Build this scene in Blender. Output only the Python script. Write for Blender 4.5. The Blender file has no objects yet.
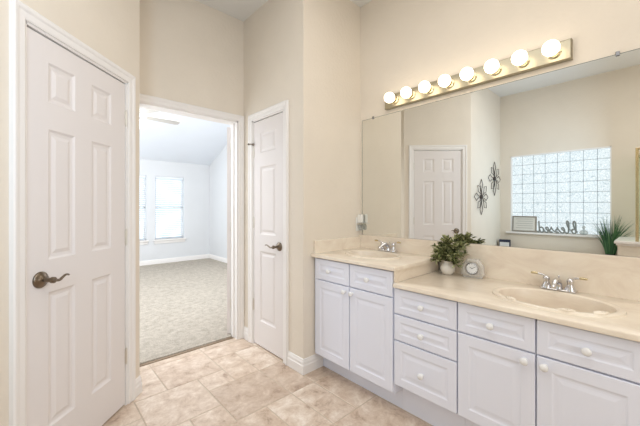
import bpy, bmesh, math, random
from mathutils import Vector, Matrix

# ------------------------------------------------------------------ camera, sky, lights, exposure
S = bpy.context.scene
COL = S.collection
YAW = math.radians(42.713)
cam_data = bpy.data.cameras.new('camera')
cam_data.sensor_width = 36.0
cam_data.lens = 311.93 / 640 * 36.0
cam_data.shift_y = -5.84 / 640
cam_data.clip_start = 0.02
cam = bpy.data.objects.new('camera', cam_data)
COL.objects.link(cam)
cam.location = (0, 0, 1.2489)
cam.rotation_euler = (math.pi / 2, 0, -YAW)
S.camera = cam

S.view_settings.view_transform = 'Standard'
S.view_settings.look = 'None'
S.view_settings.exposure = 0.0
S.view_settings.gamma = 1.0
S.view_settings.use_curve_mapping = False

world = bpy.data.worlds.new('sky')
S.world = world
world.use_nodes = True
bg = world.node_tree.nodes['Background']
bg.inputs['Color'].default_value = (0.86, 0.93, 1.0, 1)
bg.inputs['Strength'].default_value = 2.2


def area(name, loc, rot, sx, sy, power, color):
    d = bpy.data.lights.new(name, 'AREA')
    d.shape = 'RECTANGLE'
    d.size, d.size_y = sx, sy
    d.energy = power
    d.color = color
    o = bpy.data.objects.new(name, d)
    COL.objects.link(o)
    o.location = loc
    o.rotation_euler = rot
    return o


area('bathroom_overhead_fill', (0.55, 0.1, 2.98), (0, 0, 0), 1.9, 2.6, 28, (1.0, 0.985, 0.97))  # unseen overhead panel added as fill for the whole bathroom
area('bathroom_back_fill', (0.1, -1.6, 1.7), (math.radians(90), 0, 0), 2.0, 1.6, 22, (0.95, 0.97, 1.0))  # added fill behind the camera; no window stands there
area('tub_wall_blue_fill', (-0.45, 0.40, 1.7), (math.radians(90), 0, 0), 0.5, 1.0, 11, (0.50, 0.72, 1.0))  # invented blue lamp, only there to cool the tub end wall
area('bedroom_overhead_fill', (1.2, 4.1, 3.02), (0, 0, 0), 3.0, 2.3, 100, (0.93, 0.965, 1.0))  # added panel under the bedroom ceiling, its main fill
area('bedroom_side_fill', (-0.9, 5.6, 1.5), (0, math.radians(-100), 0), 1.8, 2.6, 30, (0.93, 0.965, 1.0))  # hidden lamp added near the left wall, away from the windows
area('bedroom_upward_fill', (-0.3, 4.4, 0.7), (math.radians(180), math.radians(-15), 0), 1.4, 2.4, 50, (0.90, 0.95, 1.0))  # added upward lamp imitating bounce to brighten the bedroom ceiling

# ------------------------------------------------------------------ materials
def lin(c):
    return tuple((x / 255 / 12.92) if x / 255 <= 0.04045 else ((x / 255 + 0.055) / 1.055) ** 2.4 for x in c)


def new_mat(name):
    m = bpy.data.materials.new(name)
    m.use_nodes = True
    nt = m.node_tree
    return m, nt, nt.nodes['Principled BSDF']


def tex_coord(nt, scale=1.0, rot=0.0):
    g = nt.nodes.new('ShaderNodeNewGeometry')
    mp = nt.nodes.new('ShaderNodeMapping')
    mp.inputs['Scale'].default_value = (scale,) * 3 if not isinstance(scale, tuple) else scale
    mp.inputs['Rotation'].default_value = (0, 0, rot)
    nt.links.new(g.outputs['Position'], mp.inputs['Vector'])
    return mp.outputs['Vector']


def noise(nt, vec, scale, detail=3, rough=0.5, distort=0.0):
    n = nt.nodes.new('ShaderNodeTexNoise')
    n.inputs['Scale'].default_value = scale
    n.inputs['Detail'].default_value = detail
    n.inputs['Roughness'].default_value = rough
    n.inputs['Distortion'].default_value = distort
    nt.links.new(vec, n.inputs['Vector'])
    return n.outputs['Fac']


def ramp(nt, fac, stops):
    r = nt.nodes.new('ShaderNodeValToRGB')
    e = r.color_ramp.elements
    while len(e) < len(stops):
        e.new(0.5)
    for i, (p, c) in enumerate(stops):
        e[i].position = p
        e[i].color = (*lin(c), 1)
    nt.links.new(fac, r.inputs['Fac'])
    return r.outputs['Color']


def bump(nt, bsdf, fac, strength, dist=0.01):
    b = nt.nodes.new('ShaderNodeBump')
    b.inputs['Strength'].default_value = strength
    b.inputs['Distance'].default_value = dist
    nt.links.new(fac, b.inputs['Height'])
    nt.links.new(b.outputs['Normal'], bsdf.inputs['Normal'])


def plain(name, rgb, rough=0.5, metal=0.0, spec=0.5, bscale=0, bstr=0.0, var=0):
    m, nt, b = new_mat(name)
    b.inputs['Base Color'].default_value = (*lin(rgb), 1)
    b.inputs['Roughness'].default_value = rough
    b.inputs['Metallic'].default_value = metal
    b.inputs['Specular IOR Level'].default_value = spec
    if bscale or var:
        v = tex_coord(nt)
        f = noise(nt, v, bscale or 6, 3)
        if var:
            f2 = noise(nt, v, 3.0, 3)
            lo = tuple(max(0, x - var) for x in rgb)
            hi = tuple(min(255, x + var) for x in rgb)
            nt.links.new(ramp(nt, f2, [(0.3, lo), (0.7, hi)]), b.inputs['Base Color'])
        if bstr:
            bump(nt, b, f, bstr)
    return m


WALL = plain('cream_wall_paint', (231, 221, 206), 0.85, 0, 0.2, 48, 0.22, 2)
BLUEWALL = plain('bedroom_wall_paint', (222, 223, 224), 0.9, 0, 0.1, 70, 0.05, 1)
CEIL = plain('ceiling_paint', (233, 232, 228), 0.9, 0, 0.1, 60, 0.08, 1)
BEDCEIL = plain('bedroom_ceiling_paint', (236, 240, 246), 0.9, 0, 0.1, 60, 0.04, 1)
TRIM = plain('white_trim_paint', (240, 236, 232), 0.42, 0, 0.4)
DOOR = plain('white_door_paint', (232, 226, 223), 0.40, 0, 0.4, 30, 0.02)
CAB = plain('white_thermofoil', (236, 239, 251), 0.38, 0, 0.45)
KNOB = plain('white_porcelain', (240, 240, 240), 0.2, 0, 0.5)
BRASS = plain('brushed_brass', (180, 173, 152), 0.36, 1.0, 0.5, 90, 0.05)
POLISHED = plain('polished_brass', (212, 196, 158), 0.18, 1.0)
PALEBRASS = plain('pale_brass', (206, 192, 156), 0.22, 1.0)
CHROME = plain('chrome', (215, 215, 218), 0.10, 1.0)
BRONZE = plain('aged_bronze', (128, 116, 102), 0.28, 1.0, 0.5, 60, 0.05, 8)
NICKEL = plain('hinge_nickel', (222, 218, 210), 0.35, 1.0)
IRON = plain('dark_iron', (74, 66, 60), 0.5, 0.4)
FANBLADE = plain('pale_fan_blade', (200, 196, 190), 0.5)
BLIND = plain('white_blind_vinyl', (236, 240, 245), 0.5, 0, 0.3)
VASE = plain('white_glazed_ceramic', (226, 220, 210), 0.25, 0, 0.5, 25, 0.05, 6)
STEM = plain('plant_stem', (86, 78, 50), 0.7)
PEWTER = plain('grey_painted_metal', (134, 138, 134), 0.5, 0.1)
FRAMEWOOD = plain('weathered_grey_wood', (150, 144, 134), 0.7, 0, 0.3, 40, 0.1, 10)
BOARD = plain('sign_board_white', (222, 220, 212), 0.7, 0, 0.2, 30, 0.03, 4)
INK = plain('faded_grey_ink', (170, 168, 162), 0.7)
NAVY = plain('navy_card', (38, 44, 66), 0.5)
WHITECARD = plain('white_card', (226, 226, 226), 0.5)
WHITEPL = plain('white_plastic', (236, 234, 228), 0.4)
DARKPOT = plain('dark_plant_pot', (66, 66, 64), 0.6)
TUBTILE = plain('tan_tub_tile', (204, 192, 174), 0.4, 0, 0.4, 12, 0.03, 8)
BLACK = plain('black_hands', (30, 30, 32), 0.4)
CLOCKFACE = plain('white_clock_face', (240, 240, 240), 0.3)
SILVER = plain('silver_ring', (150, 152, 156), 0.25, 1.0)
GROUTM = plain('sandy_grout', (196, 180, 162), 0.9, 0, 0.1, 90, 0.1, 6)
THRESH = plain('tan_threshold', (150, 132, 112), 0.7, 0, 0.2, 60, 0.1, 8)

# mirror
MIRROR = plain('mirror_silver', (236, 237, 234), 0.0, 1.0)
MIRBACK = plain('mirror_edge', (92, 98, 92), 0.3, 0.3)

# marble counter
COUNTER, nt, b = new_mat('cream_cultured_marble')
v = tex_coord(nt, (1.0, 0.7, 1.6), 0.5)
f = noise(nt, v, 4.5, 7, 0.65, 1.8)
nt.links.new(ramp(nt, f, [(0.30, (228, 213, 195)), (0.48, (236, 223, 205)), (0.70, (244, 234, 217))]), b.inputs['Base Color'])
b.inputs['Roughness'].default_value = 0.22

# travertine floor tile
TILE, nt, b = new_mat('travertine_tile')
gi = nt.nodes.new('ShaderNodeNewGeometry')
v = tex_coord(nt)
addv = nt.nodes.new('ShaderNodeVectorMath')
addv.operation = 'ADD'
sc = nt.nodes.new('ShaderNodeVectorMath')
sc.operation = 'SCALE'
comb = nt.nodes.new('ShaderNodeCombineXYZ')
for i in range(3):
    nt.links.new(gi.outputs['Random Per Island'], comb.inputs[i])
nt.links.new(comb.outputs[0], sc.inputs[0])
sc.inputs['Scale'].default_value = 40
nt.links.new(v, addv.inputs[0])
nt.links.new(sc.outputs[0], addv.inputs[1])
f1 = noise(nt, addv.outputs[0], 8, 9, 0.78, 0.35)
base = ramp(nt, f1, [(0.33, (152, 122, 96)), (0.43, (198, 174, 150)), (0.53, (215, 197, 178)), (0.66, (238, 227, 214))])
pt = ramp(nt, gi.outputs['Random Per Island'], [(0.0, (208, 194, 180)), (0.5, (228, 218, 207)), (1.0, (248, 246, 244))])
mx = nt.nodes.new('ShaderNodeMix')
mx.data_type = 'RGBA'
mx.blend_type = 'MULTIPLY'
mx.inputs['Factor'].default_value = 0.75
nt.links.new(base, mx.inputs['A'])
nt.links.new(pt, mx.inputs['B'])
br = nt.nodes.new('ShaderNodeBrightContrast')
br.inputs['Bright'].default_value = 0.10
nt.links.new(mx.outputs['Result'], br.inputs['Color'])
nt.links.new(br.outputs[0], b.inputs['Base Color'])
b.inputs['Roughness'].default_value = 0.42
bump(nt, b, noise(nt, v, 40, 4), 0.06)

# carpet
CARPET, nt, b = new_mat('grey_beige_carpet')
v = tex_coord(nt)
f = noise(nt, v, 16, 8, 0.8)
f2 = noise(nt, v, 110, 3, 0.6)
ad = nt.nodes.new('ShaderNodeMath')
ad.operation = 'MULTIPLY_ADD'
ad.inputs[1].default_value = 0.6
nt.links.new(f2, ad.inputs[0])
nt.links.new(f, ad.inputs[2])
nt.links.new(ramp(nt, ad.outputs[0], [(0.55, (158, 149, 137)), (0.8, (190, 180, 166)), (1.0, (210, 201, 188))]), b.inputs['Base Color'])
b.inputs['Roughness'].default_value = 1.0
b.inputs['Specular IOR Level'].default_value = 0.0
bump(nt, b, f2, 0.9, 0.02)

# leaves
def leaf_mat(name, a, bcol, c):
    m, nt, b = new_mat(name)
    g = nt.nodes.new('ShaderNodeNewGeometry')
    nt.links.new(ramp(nt, g.outputs['Random Per Island'], [(0.0, a), (0.5, bcol), (1.0, c)]), b.inputs['Base Color'])
    b.inputs['Roughness'].default_value = 0.5
    return m


LEAF = leaf_mat('olive_leaves', (66, 76, 42), (128, 136, 84), (198, 196, 152))
GRASS = leaf_mat('grass_blades', (26, 66, 44), (52, 104, 62), (104, 140, 92))


def emit(name, rgb, strength):
    m = bpy.data.materials.new(name)
    m.use_nodes = True
    nt = m.node_tree
    nt.nodes.remove(nt.nodes['Principled BSDF'])
    e = nt.nodes.new('ShaderNodeEmission')
    e.inputs['Color'].default_value = (*lin(rgb), 1)
    e.inputs['Strength'].default_value = strength
    nt.links.new(e.outputs[0], nt.nodes['Material Output'].inputs['Surface'])
    return m


BULB = emit('lit_globe_bulb', (255, 238, 212), 4.5)
FANLIGHT = emit('lit_fan_glass', (255, 250, 240), 6.0)


def glass_mat(name, rgb, opacity, rough=0.05):
    m = bpy.data.materials.new(name)
    m.use_nodes = True
    nt = m.node_tree
    p = nt.nodes['Principled BSDF']
    p.inputs['Base Color'].default_value = (*lin(rgb), 1)
    p.inputs['Roughness'].default_value = rough
    t = nt.nodes.new('ShaderNodeBsdfTransparent')
    t.inputs['Color'].default_value = (*lin(rgb), 1)
    mixs = nt.nodes.new('ShaderNodeMixShader')
    mixs.inputs[0].default_value = opacity
    nt.links.new(t.outputs[0], mixs.inputs[1])
    nt.links.new(p.outputs[0], mixs.inputs[2])
    nt.links.new(mixs.outputs[0], nt.nodes['Material Output'].inputs['Surface'])
    return m


PANE = glass_mat('window_glass', (245, 250, 252), 0.06)
SHOWERGLASS = glass_mat('green_tinted_shower_glass', (240, 247, 242), 0.07)
CRYSTAL = glass_mat('cut_crystal', (246, 244, 240), 0.40, 0.08)
CLEAR = glass_mat('clear_bottle_glass', (228, 230, 228), 0.30, 0.05)

# glass block: glow stands in for outside daylight, with the wavy glass pattern in it
BLOCK = bpy.data.materials.new('wavy_glass_block')
BLOCK.use_nodes = True
nt = BLOCK.node_tree
p = nt.nodes['Principled BSDF']
v = tex_coord(nt)
f = noise(nt, v, 17, 1, 0.4, 2.6)
colr = ramp(nt, f, [(0.30, (176, 190, 198)), (0.42, (238, 243, 246)), (0.49, (166, 184, 194)), (0.55, (248, 250, 252)), (0.63, (184, 200, 210)), (0.72, (242, 246, 249))])
p.inputs['Base Color'].default_value = (0.10, 0.13, 0.15, 1)
nt.links.new(colr, p.inputs['Emission Color'])
p.inputs['Emission Strength'].default_value = 1.3
p.inputs['Roughness'].default_value = 0.15
bump(nt, p, f, 0.5, 0.02)
MORTAR = plain('glass_block_mortar', (150, 160, 166), 0.8)

# ------------------------------------------------------------------ mesh helpers
class MB:
    def __init__(self):
        self.bm = bmesh.new()

    def box(self, x0, x1, y0, y1, z0, z1, bevel=0.0, seg=2, M=None):
        r = bmesh.ops.create_cube(self.bm, size=1.0)
        vs = r['verts']
        for q in vs:
            q.co = Vector(((x0 + x1) / 2 + q.co.x * (x1 - x0), (y0 + y1) / 2 + q.co.y * (y1 - y0), (z0 + z1) / 2 + q.co.z * (z1 - z0)))
        if bevel:
            es = list({e for q in vs for e in q.link_edges})
            r2 = bmesh.ops.bevel(self.bm, geom=es, offset=bevel, segments=seg, affect='EDGES', profile=0.5)
            vs = list({q for fc in r2['faces'] for q in fc.verts} | {q for q in vs if q.is_valid})
        if M is not None:
            for q in vs:
                if q.is_valid:
                    q.co = M @ q.co
        return self

    def loops(self, rings, closed=True, cap0=False, cap1=False):
        R = [[self.bm.verts.new(c) for c in ring] for ring in rings]
        n = len(R[0])
        for a, c in zip(R, R[1:]):
            for i in range(n if closed else n - 1):
                j = (i + 1) % n
                try:
                    self.bm.faces.new((a[i], a[j], c[j], c[i]))
                except ValueError:
                    pass
        if cap0:
            self.bm.faces.new(list(reversed(R[0])))
        if cap1:
            self.bm.faces.new(R[-1])
        return self

    def lathe(self, prof, c=(0, 0, 0), axis=(0, 0, 1), n=24, cap0=True, cap1=True):
        ax = Vector(axis).normalized()
        q = Vector((0, 0, 1)).rotation_difference(ax)
        c = Vector(c)
        rings = []
        for r, h in prof:
            r = max(r, 1e-4)
            rings.append([c + q @ Vector((r * math.cos(2 * math.pi * i / n), r * math.sin(2 * math.pi * i / n), h)) for i in range(n)])
        return self.loops(rings, True, cap0, cap1)

    def sphere(self, c, r, n=20, sx=1, sy=1, sz=1):
        m = n // 2
        rings = []
        for k in range(m + 1):
            t = -math.pi / 2 + math.pi * k / m
            rr = max(math.cos(t), 1e-3) * r
            rings.append([Vector(c) + Vector((rr * math.cos(2 * math.pi * i / n) * sx, rr * math.sin(2 * math.pi * i / n) * sy, r * math.sin(t) * sz)) for i in range(n)])
        return self.loops(rings, True, True, True)

    def tube(self, pts, rad, n=10, closed=False, flat=None):
        P = [Vector(p) for p in pts]
        rad = rad if isinstance(rad, (list, tuple)) else [rad] * len(P)
        rings = []
        up = None
        for i, p in enumerate(P):
            if closed:
                t = P[(i + 1) % len(P)] - P[i - 1]
            else:
                t = P[min(i + 1, len(P) - 1)] - P[max(i - 1, 0)]
            t = t.normalized() if t.length > 1e-9 else Vector((0, 0, 1))
            if up is None:
                up = Vector((0, 0, 1)) if abs(t.z) < 0.9 else Vector((1, 0, 0))
            s = t.cross(up)
            s = s.normalized() if s.length > 1e-6 else t.orthogonal().normalized()
            up = s.cross(t).normalized()
            rings.append([p + (s * math.cos(2 * math.pi * k / n) + up * math.sin(2 * math.pi * k / n)) * rad[i] for k in range(n)])
        if closed:
            rings.append(rings[0])
        return self.loops(rings, True, not closed, not closed)

    def prism(self, poly, z0, z1):
        a = [self.bm.verts.new((x, y, z0)) for x, y in poly]
        c = [self.bm.verts.new((x, y, z1)) for x, y in poly]
        n = len(poly)
        self.bm.faces.new(list(reversed(a)))
        self.bm.faces.new(c)
        for i in range(n):
            j = (i + 1) % n
            self.bm.faces.new((a[i], a[j], c[j], c[i]))
        return self

    def quad(self, *pts):
        self.bm.faces.new([self.bm.verts.new(p) for p in pts])
        return self

    def build(self, name, mats, parent=None, loc=(0, 0, 0), rotz=0.0, smooth=False, kind=None, weld=True):
        if weld:
            bmesh.ops.remove_doubles(self.bm, verts=self.bm.verts, dist=1e-5)
        bmesh.ops.recalc_face_normals(self.bm, faces=self.bm.faces)
        me = bpy.data.meshes.new(name)
        self.bm.to_mesh(me)
        self.bm.free()
        for m in (mats if isinstance(mats, list) else [mats]):
            me.materials.append(m)
        if smooth:
            for pl in me.polygons:
                pl.use_smooth = True
            try:
                me.set_sharp_from_angle(angle=math.radians(40))
            except Exception:
                pass
        o = bpy.data.objects.new(name, me)
        COL.objects.link(o)
        o.location = loc
        o.rotation_euler = (0, 0, rotz)
        if parent:
            o.parent = parent
        if kind:
            o['kind'] = kind
        return o


def tag(o, label, cat, group=None, kind=None):
    o['label'] = label
    if cat:
        o['category'] = cat
    if group:
        o['group'] = group
    if kind:
        o['kind'] = kind
    return o


def thing(name, label, cat, loc=(0, 0, 0), rotz=0.0, group=None, kind=None):
    o = bpy.data.objects.new(name, None)
    o.empty_display_size = 0.05
    COL.objects.link(o)
    o.location = loc
    o.rotation_euler = (0, 0, rotz)
    return tag(o, label, cat, group, kind)


def smooth_path(pts, sub=6, closed=False):
    P = [Vector(p) for p in pts]
    out = []
    n = len(P)
    for i in range(n if closed else n - 1):
        p0 = P[(i - 1) % n] if closed or i > 0 else P[0]
        p1, p2 = P[i], P[(i + 1) % n]
        p3 = P[(i + 2) % n] if closed or i + 2 < n else P[-1]
        for k in range(sub):
            t = k / sub
            out.append(0.5 * (2 * p1 + (p2 - p0) * t + (2 * p0 - 5 * p1 + 4 * p2 - p3) * t * t + (3 * p1 - p0 - 3 * p2 + p3) * t ** 3))
    if not closed:
        out.append(P[-1])
    return out


def paneled(mb, w, h, t, panels, steps, M=None):
    """front at y=0 facing -y, x 0..w, z 0..h, thickness t into +y; panels are (x0,x1,z0,z1); steps are (inset, depth)"""
    M = M or Matrix.Identity(4)
    xs = sorted({0, w, *[p[0] for p in panels], *[p[1] for p in panels]})
    zs = sorted({0, h, *[p[2] for p in panels], *[p[3] for p in panels]})

    def inside(x, z):
        return any(p[0] < x < p[1] and p[2] < z < p[3] for p in panels)
    e = 0.0025
    for i in range(len(xs) - 1):
        for j in range(len(zs) - 1):
            if not inside((xs[i] + xs[i + 1]) / 2, (zs[j] + zs[j + 1]) / 2):
                xa, xb, za, zb = xs[i], xs[i + 1], zs[j], zs[j + 1]
                xa, xb = (e if xa == 0 else xa), (w - e if xb == w else xb)
                za, zb = (e if za == 0 else za), (h - e if zb == h else zb)
                mb.quad(*[M @ Vector(q) for q in ((xa, 0, za), (xb, 0, za), (xb, 0, zb), (xa, 0, zb))])
    for x0, x1, z0, z1 in panels:
        rings = [[(x0, 0, z0), (x1, 0, z0), (x1, 0, z1), (x0, 0, z1)]]
        for ins, d in steps:
            rings.append([(x0 + ins, d, z0 + ins), (x1 - ins, d, z0 + ins), (x1 - ins, d, z1 - ins), (x0 + ins, d, z1 - ins)])
        mb.loops([[M @ Vector(q) for q in r] for r in rings], True, False, True)
    rings = [[(e, 0, e), (w - e, 0, e), (w - e, 0, h - e), (e, 0, h - e)], [(0, e, 0), (w, e, 0), (w, e, h), (0, e, h)],
             [(0, t, 0), (w, t, 0), (w, t, h), (0, t, h)]]
    mb.loops([[M @ Vector(q) for q in r] for r in rings], True, False, True)
    return mb


# ------------------------------------------------------------------ room plan
XC, XW, YF, YA, ZC = 1.4930, 2.1521, 2.70, 1.80, 3.03
XWIN, YBLUE = -1.2778, 1.7315
EX, EY = 0.533, 2.372                       # outer corner of the angled closet wall
PX_, PY_ = EX - 0.6405, EY - 0.6405         # where the angled wall meets the tub end wall
YBACK = -1.9
D45 = math.radians(45)
HEAD = 2.04


def wall(name, length, h, t, openings, mat, loc, rotz, z0=0.0, k0=0.0):
    """a wall whose face is local y=0, seen from -y; openings are (x0,x1,z0,z1)"""
    mb = MB()
    xs = sorted({k0, length, *[o[0] for o in openings], *[o[1] for o in openings]})
    for a, c in zip(xs, xs[1:]):
        ops = [o for o in openings if o[0] <= (a + c) / 2 <= o[1]]
        z = z0
        for o in sorted(ops, key=lambda q: q[2]):
            if o[2] > z:
                mb.box(a, c, 0, t, z, o[2])
            z = o[3]
        if z < h:
            mb.box(a, c, 0, t, z, h)
    return mb.build(name, mat, None, loc, rotz, kind='structure')


# far wall with the bedroom doorway
OX0, OX1 = 0.575, 1.434
wall('wall_far', 3.29, 3.6, 0.06, [(OX0 + 1.3, OX1 + 1.3, 0, HEAD + 0.02)], WALL, (-1.3, YF, 0), 0)
wall('wall_bedroom_near', 4.49, 3.6, 0.06, [(OX0 + 1.3, OX1 + 1.3, 0, HEAD + 0.02)], BLUEWALL, (-1.3, YF + 0.06, 0), 0)
# closet wall (faces -x) with the narrow door
CD0, CD1 = 0.171, 0.656                     # opening measured from the far corner
wall('wall_closet', YF - YA, ZC, 0.10, [(CD0, CD1, 0, HEAD)], WALL, (XC, YF, 0), -math.pi / 2)
wall('wall_alcove', 0.90, ZC, 0.10, [], WALL, (XC + 0.10, YA, 0), 0)
wall('wall_vanity', YA + 2.0, ZC, 0.12, [], WALL, (XW, YA, 0), -math.pi / 2)
# angled closet wall with the six-panel door
AL = math.hypot(EX - PX_, EY - PY_)
AD0 = 0.115
AD1 = 0.781
wall('wall_angled', AL, ZC, 0.10, [(AD0, AD1, 0, HEAD)], WALL, (PX_, PY_, 0), D45)
wall('wall_return', YF - EY, ZC, 0.08, [], WALL, (EX, EY, 0), math.pi / 2)
wall('wall_tub_end', PX_ - XWIN, ZC, 0.10, [], WALL, (XWIN, YBLUE, 0), 0)
WY0, WY1, WZ0, WZ1 = 0.409, 1.585, 0.872, 2.052
wall('wall_window', YBLUE + 2.0, ZC, 0.16, [(WY0 + 2.0, WY1 + 2.0, WZ0, WZ1)], WALL, (XWIN, -2.0, 0), math.pi / 2)
wall('wall_back', XW - XWIN + 0.3, ZC, 0.1, [], WALL, (XW + 0.15, YBACK, 0), math.pi)
MB().box(XWIN - 0.16, XW + 0.12, YBACK - 0.1, YF, ZC, ZC + 0.08).build('ceiling', CEIL, kind='structure')

# ---- tiled floor: travertine tiles of mixed sizes on a 20 cm module
random.seed(7)
tiles = [(0.68, 2.27, 2, 2), (0.88, 2.07, 1, 1), (0.48, 1.87, 2, 2), (1.08, 2.07, 1, 2), (1.08, 2.47, 2, 1), (0.88, 1.67, 2, 2),
         (1.28, 1.67, 1, 2), (1.28, 2.07, 1, 2), (0.68, 1.67, 1, 1), (0.48, 1.47, 1, 2), (1.28, 1.27, 1, 2), (1.48, 1.27, 2, 2), (1.48, 1.67, 2, 1),
         (0.68, 1.27, 2, 2), (1.08, 1.27, 1, 2), (0.48, 2.27, 1, 2)]
GX0, GY0 = -1.52, -2.13
NX, NY = 20, 26
occ = [[False] * NY for _ in range(NX)]
flat = []


def put(i, j, a, c):
    for p_ in range(i, i + a):
        for q_ in range(j, j + c):
            if 0 <= p_ < NX and 0 <= q_ < NY:
                occ[p_][q_] = True
    flat.append((i, j, a, c))


for x, y, a, c in tiles:
    put(round((x - GX0) / 0.2), round((y - GY0) / 0.2), a, c)
for j in range(NY):
    for i in range(NX):
        if occ[i][j]:
            continue
        opts = [(2, 2)] * 5 + [(2, 1), (1, 2), (1, 1), (2, 3)]
        random.shuffle(opts)
        for a, c in opts + [(1, 1)]:
            if i + a <= NX and j + c <= NY and not any(occ[p_][q_] for p_ in range(i, i + a) for q_ in range(j, j + c)):
                put(i, j, a, c)
                break
mb = MB()
for i, j, a, c in flat:
    g = 0.0022
    x0, x1 = max(GX0 + 0.2 * i, XWIN) + g, min(GX0 + 0.2 * (i + a), XW) - g
    y0, y1 = max(GY0 + 0.2 * j, YBACK) + g, min(GY0 + 0.2 * (j + c), YF + 0.045) - g
    if x1 - x0 < 0.02 or y1 - y0 < 0.02:
        continue
    e = 0.003
    mb.loops([[(x0, y0, -0.003), (x1, y0, -0.003), (x1, y1, -0.003), (x0, y1, -0.003)],
              [(x0 + e, y0 + e, 0), (x1 - e, y0 + e, 0), (x1 - e, y1 - e, 0), (x0 + e, y1 - e, 0)]], True, False, True)
nt_faces = len(mb.bm.faces)
mb.box(XWIN - 0.1, XW + 0.1, YBACK - 0.1, YF + 0.05, -0.06, -0.002)
mb.bm.faces.ensure_lookup_table()
for fc in list(mb.bm.faces)[nt_faces:]:
    fc.material_index = 1
mb.build('floor', [TILE, GROUTM], kind='structure', weld=False)

# ---- bedroom shell
BX0, BX1, BY = -1.3, 3.17, 7.40
BW = [(1.15, 1.79), (1.965, 2.565)]         # two windows in the bedroom's back wall
BZ0, BZ1 = 0.545, 1.925
wall('wall_bedroom_back', BX1 - BX0 + 0.1, 3.6, 0.12, [(a - BX0, c - BX0, BZ0, BZ1) for a, c in BW], BLUEWALL, (BX0, BY, 0), 0)
wall('wall_bedroom_right', BY - YF - 0.12, 3.6, 0.1, [], BLUEWALL, (BX1, BY, 0), -math.pi / 2)
wall('wall_bedroom_left', BY - YF - 0.12, 3.6, 0.1, [], BLUEWALL, (BX0, YF + 0.12, 0), math.pi / 2)
mb = MB()
mb.loops([[(BX0 - 0.1, BY + 0.15, 2.33 - 0.06), (BX0 - 0.1, 5.4, 3.13), (BX0 - 0.1, YF + 0.06, 3.2)], [(BX1 + 0.1, BY + 0.15, 2.33 - 0.06), (BX1 + 0.1, 5.4, 3.13), (BX1 + 0.1, YF + 0.06, 3.2)]], False)
o = mb.build('ceiling_bedroom', BEDCEIL, kind='structure')
sol = o.modifiers.new('thickness', 'SOLIDIFY')
sol.thickness = 0.06
sol.offset = -1
MB().box(BX0, BX1, YF + 0.121, BY, -0.05, 0.014).box(OX0 + 0.013, OX1 - 0.013, YF + 0.076, YF + 0.121, -0.05, 0.014, 0.003).build('floor_bedroom', CARPET, kind='structure')
MB().box(OX0 - 0.02, OX1 + 0.02, YF + 0.052, YF + 0.075, -0.05, 0.005).build('threshold', THRESH, kind='structure')

# ------------------------------------------------------------------ trim
CASING = [(0.0, 0.0), (0.0, 0.009), (0.006, 0.012), (0.030, 0.013), (0.038, 0.018), (0.052, 0.020), (0.058, 0.016), (0.060, 0.0)]


def casing(n, x0, x1, z1, loc, rotz, sides='LTR', depth=0.12, label=None):
    """door casing and jamb lining around the opening x0..x1, 0..z1"""
    mb = MB()
    rings = []
    for u, d in CASING:
        path = [(x0 - u, -d, 0), (x0 - u, -d, z1 + u), (x1 + u, -d, z1 + u), (x1 + u, -d, 0)]
        rings.append(path)
    mb.loops(rings, False)
    mb.box(x0 - 0.001, x0 + 0.012, -0.002, depth, 0, z1)
    mb.box(x1 - 0.012, x1 + 0.001, -0.002, depth, 0, z1)
    mb.box(x0, x1, -0.002, depth, z1 - 0.012, z1 + 0.001)
    # stop bead
    for a, c in ((x0 + 0.012, x0 + 0.022), (x1 - 0.022, x1 - 0.012)):
        mb.box(a, c, 0.050, 0.075, 0, z1 - 0.012)
    return mb.build('trim_%d' % n, TRIM, None, loc, rotz, kind='structure')


casing(1, AD0, AD1, HEAD, (PX_, PY_, 0), D45, depth=0.10)
casing(2, OX0, OX1, HEAD + 0.02, (0, YF, 0), 0)
casing(3, CD0, CD1, HEAD, (XC, YF, 0), -math.pi / 2, depth=0.10)

BASEP = [(0.0, 0.0), (-0.015, 0.0), (-0.015, 0.062), (-0.011, 0.070), (-0.011, 0.088), (-0.007, 0.098), (-0.005, 0.108), (0.0, 0.112)]


def baseboard(name, pts):
    """mitred skirting along a floor path; the room lies on the path's right-hand side"""
    P = [Vector((*p, 0)) for p in pts]
    dirs = [(c - a).normalized() for a, c in zip(P, P[1:])]
    rings = []
    for d, z in BASEP:
        ring = []
        for i, p in enumerate(P):
            n1 = Vector((-dirs[max(i - 1, 0)].y, dirs[max(i - 1, 0)].x, 0))
            n2 = Vector((-dirs[min(i, len(dirs) - 1)].y, dirs[min(i, len(dirs) - 1)].x, 0))
            m = (n1 + n2).normalized()
            s = 1 / max(m.dot(n1), 0.3)
            ring.append(p + m * d * s + Vector((0, 0, z)))
        rings.append(ring)
    mb = MB()
    mb.loops(rings, False)
    for i in (0, len(P) - 1):
        mb.bm.faces.new([mb.bm.verts.new(r[i]) for r in rings])
    return mb.build(name, TRIM, kind='structure')


baseboard('baseboard_closet', [(XC, YF - CD1 - 0.06), (XC, YA), (1.683, YA)])
baseboard('baseboard_far', [(OX1 + 0.06, YF), (XC, YF), (XC, YF - CD0 + 0.06)])
baseboard('baseboard_angled', [(PX_ + (AD1 + 0.06) * math.cos(D45), PY_ + (AD1 + 0.06) * math.sin(D45)), (EX, EY), (EX, YF)])
baseboard('baseboard_bedroom', [(BX0, BY), (BX1, BY), (BX1, YF + 0.14)])

# ------------------------------------------------------------------ interior doors
RAISE = [(0.010, 0.007), (0.024, 0.009), (0.042, 0.003)]


def hinge(parent, x, y, z):
    mb = MB()
    mb.lathe([(0.0055, -0.045), (0.0055, 0.045)], (x, y, z), n=12)
    mb.sphere((x, y, z + 0.048), 0.0055, 10)
    mb.sphere((x, y, z - 0.048), 0.0055, 10)
    mb.box(x - 0.010, x + 0.010, y + 0.002, y + 0.006, z - 0.044, z + 0.044)
    o = mb.build('hinge', NICKEL, parent, smooth=True)
    return o


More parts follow.
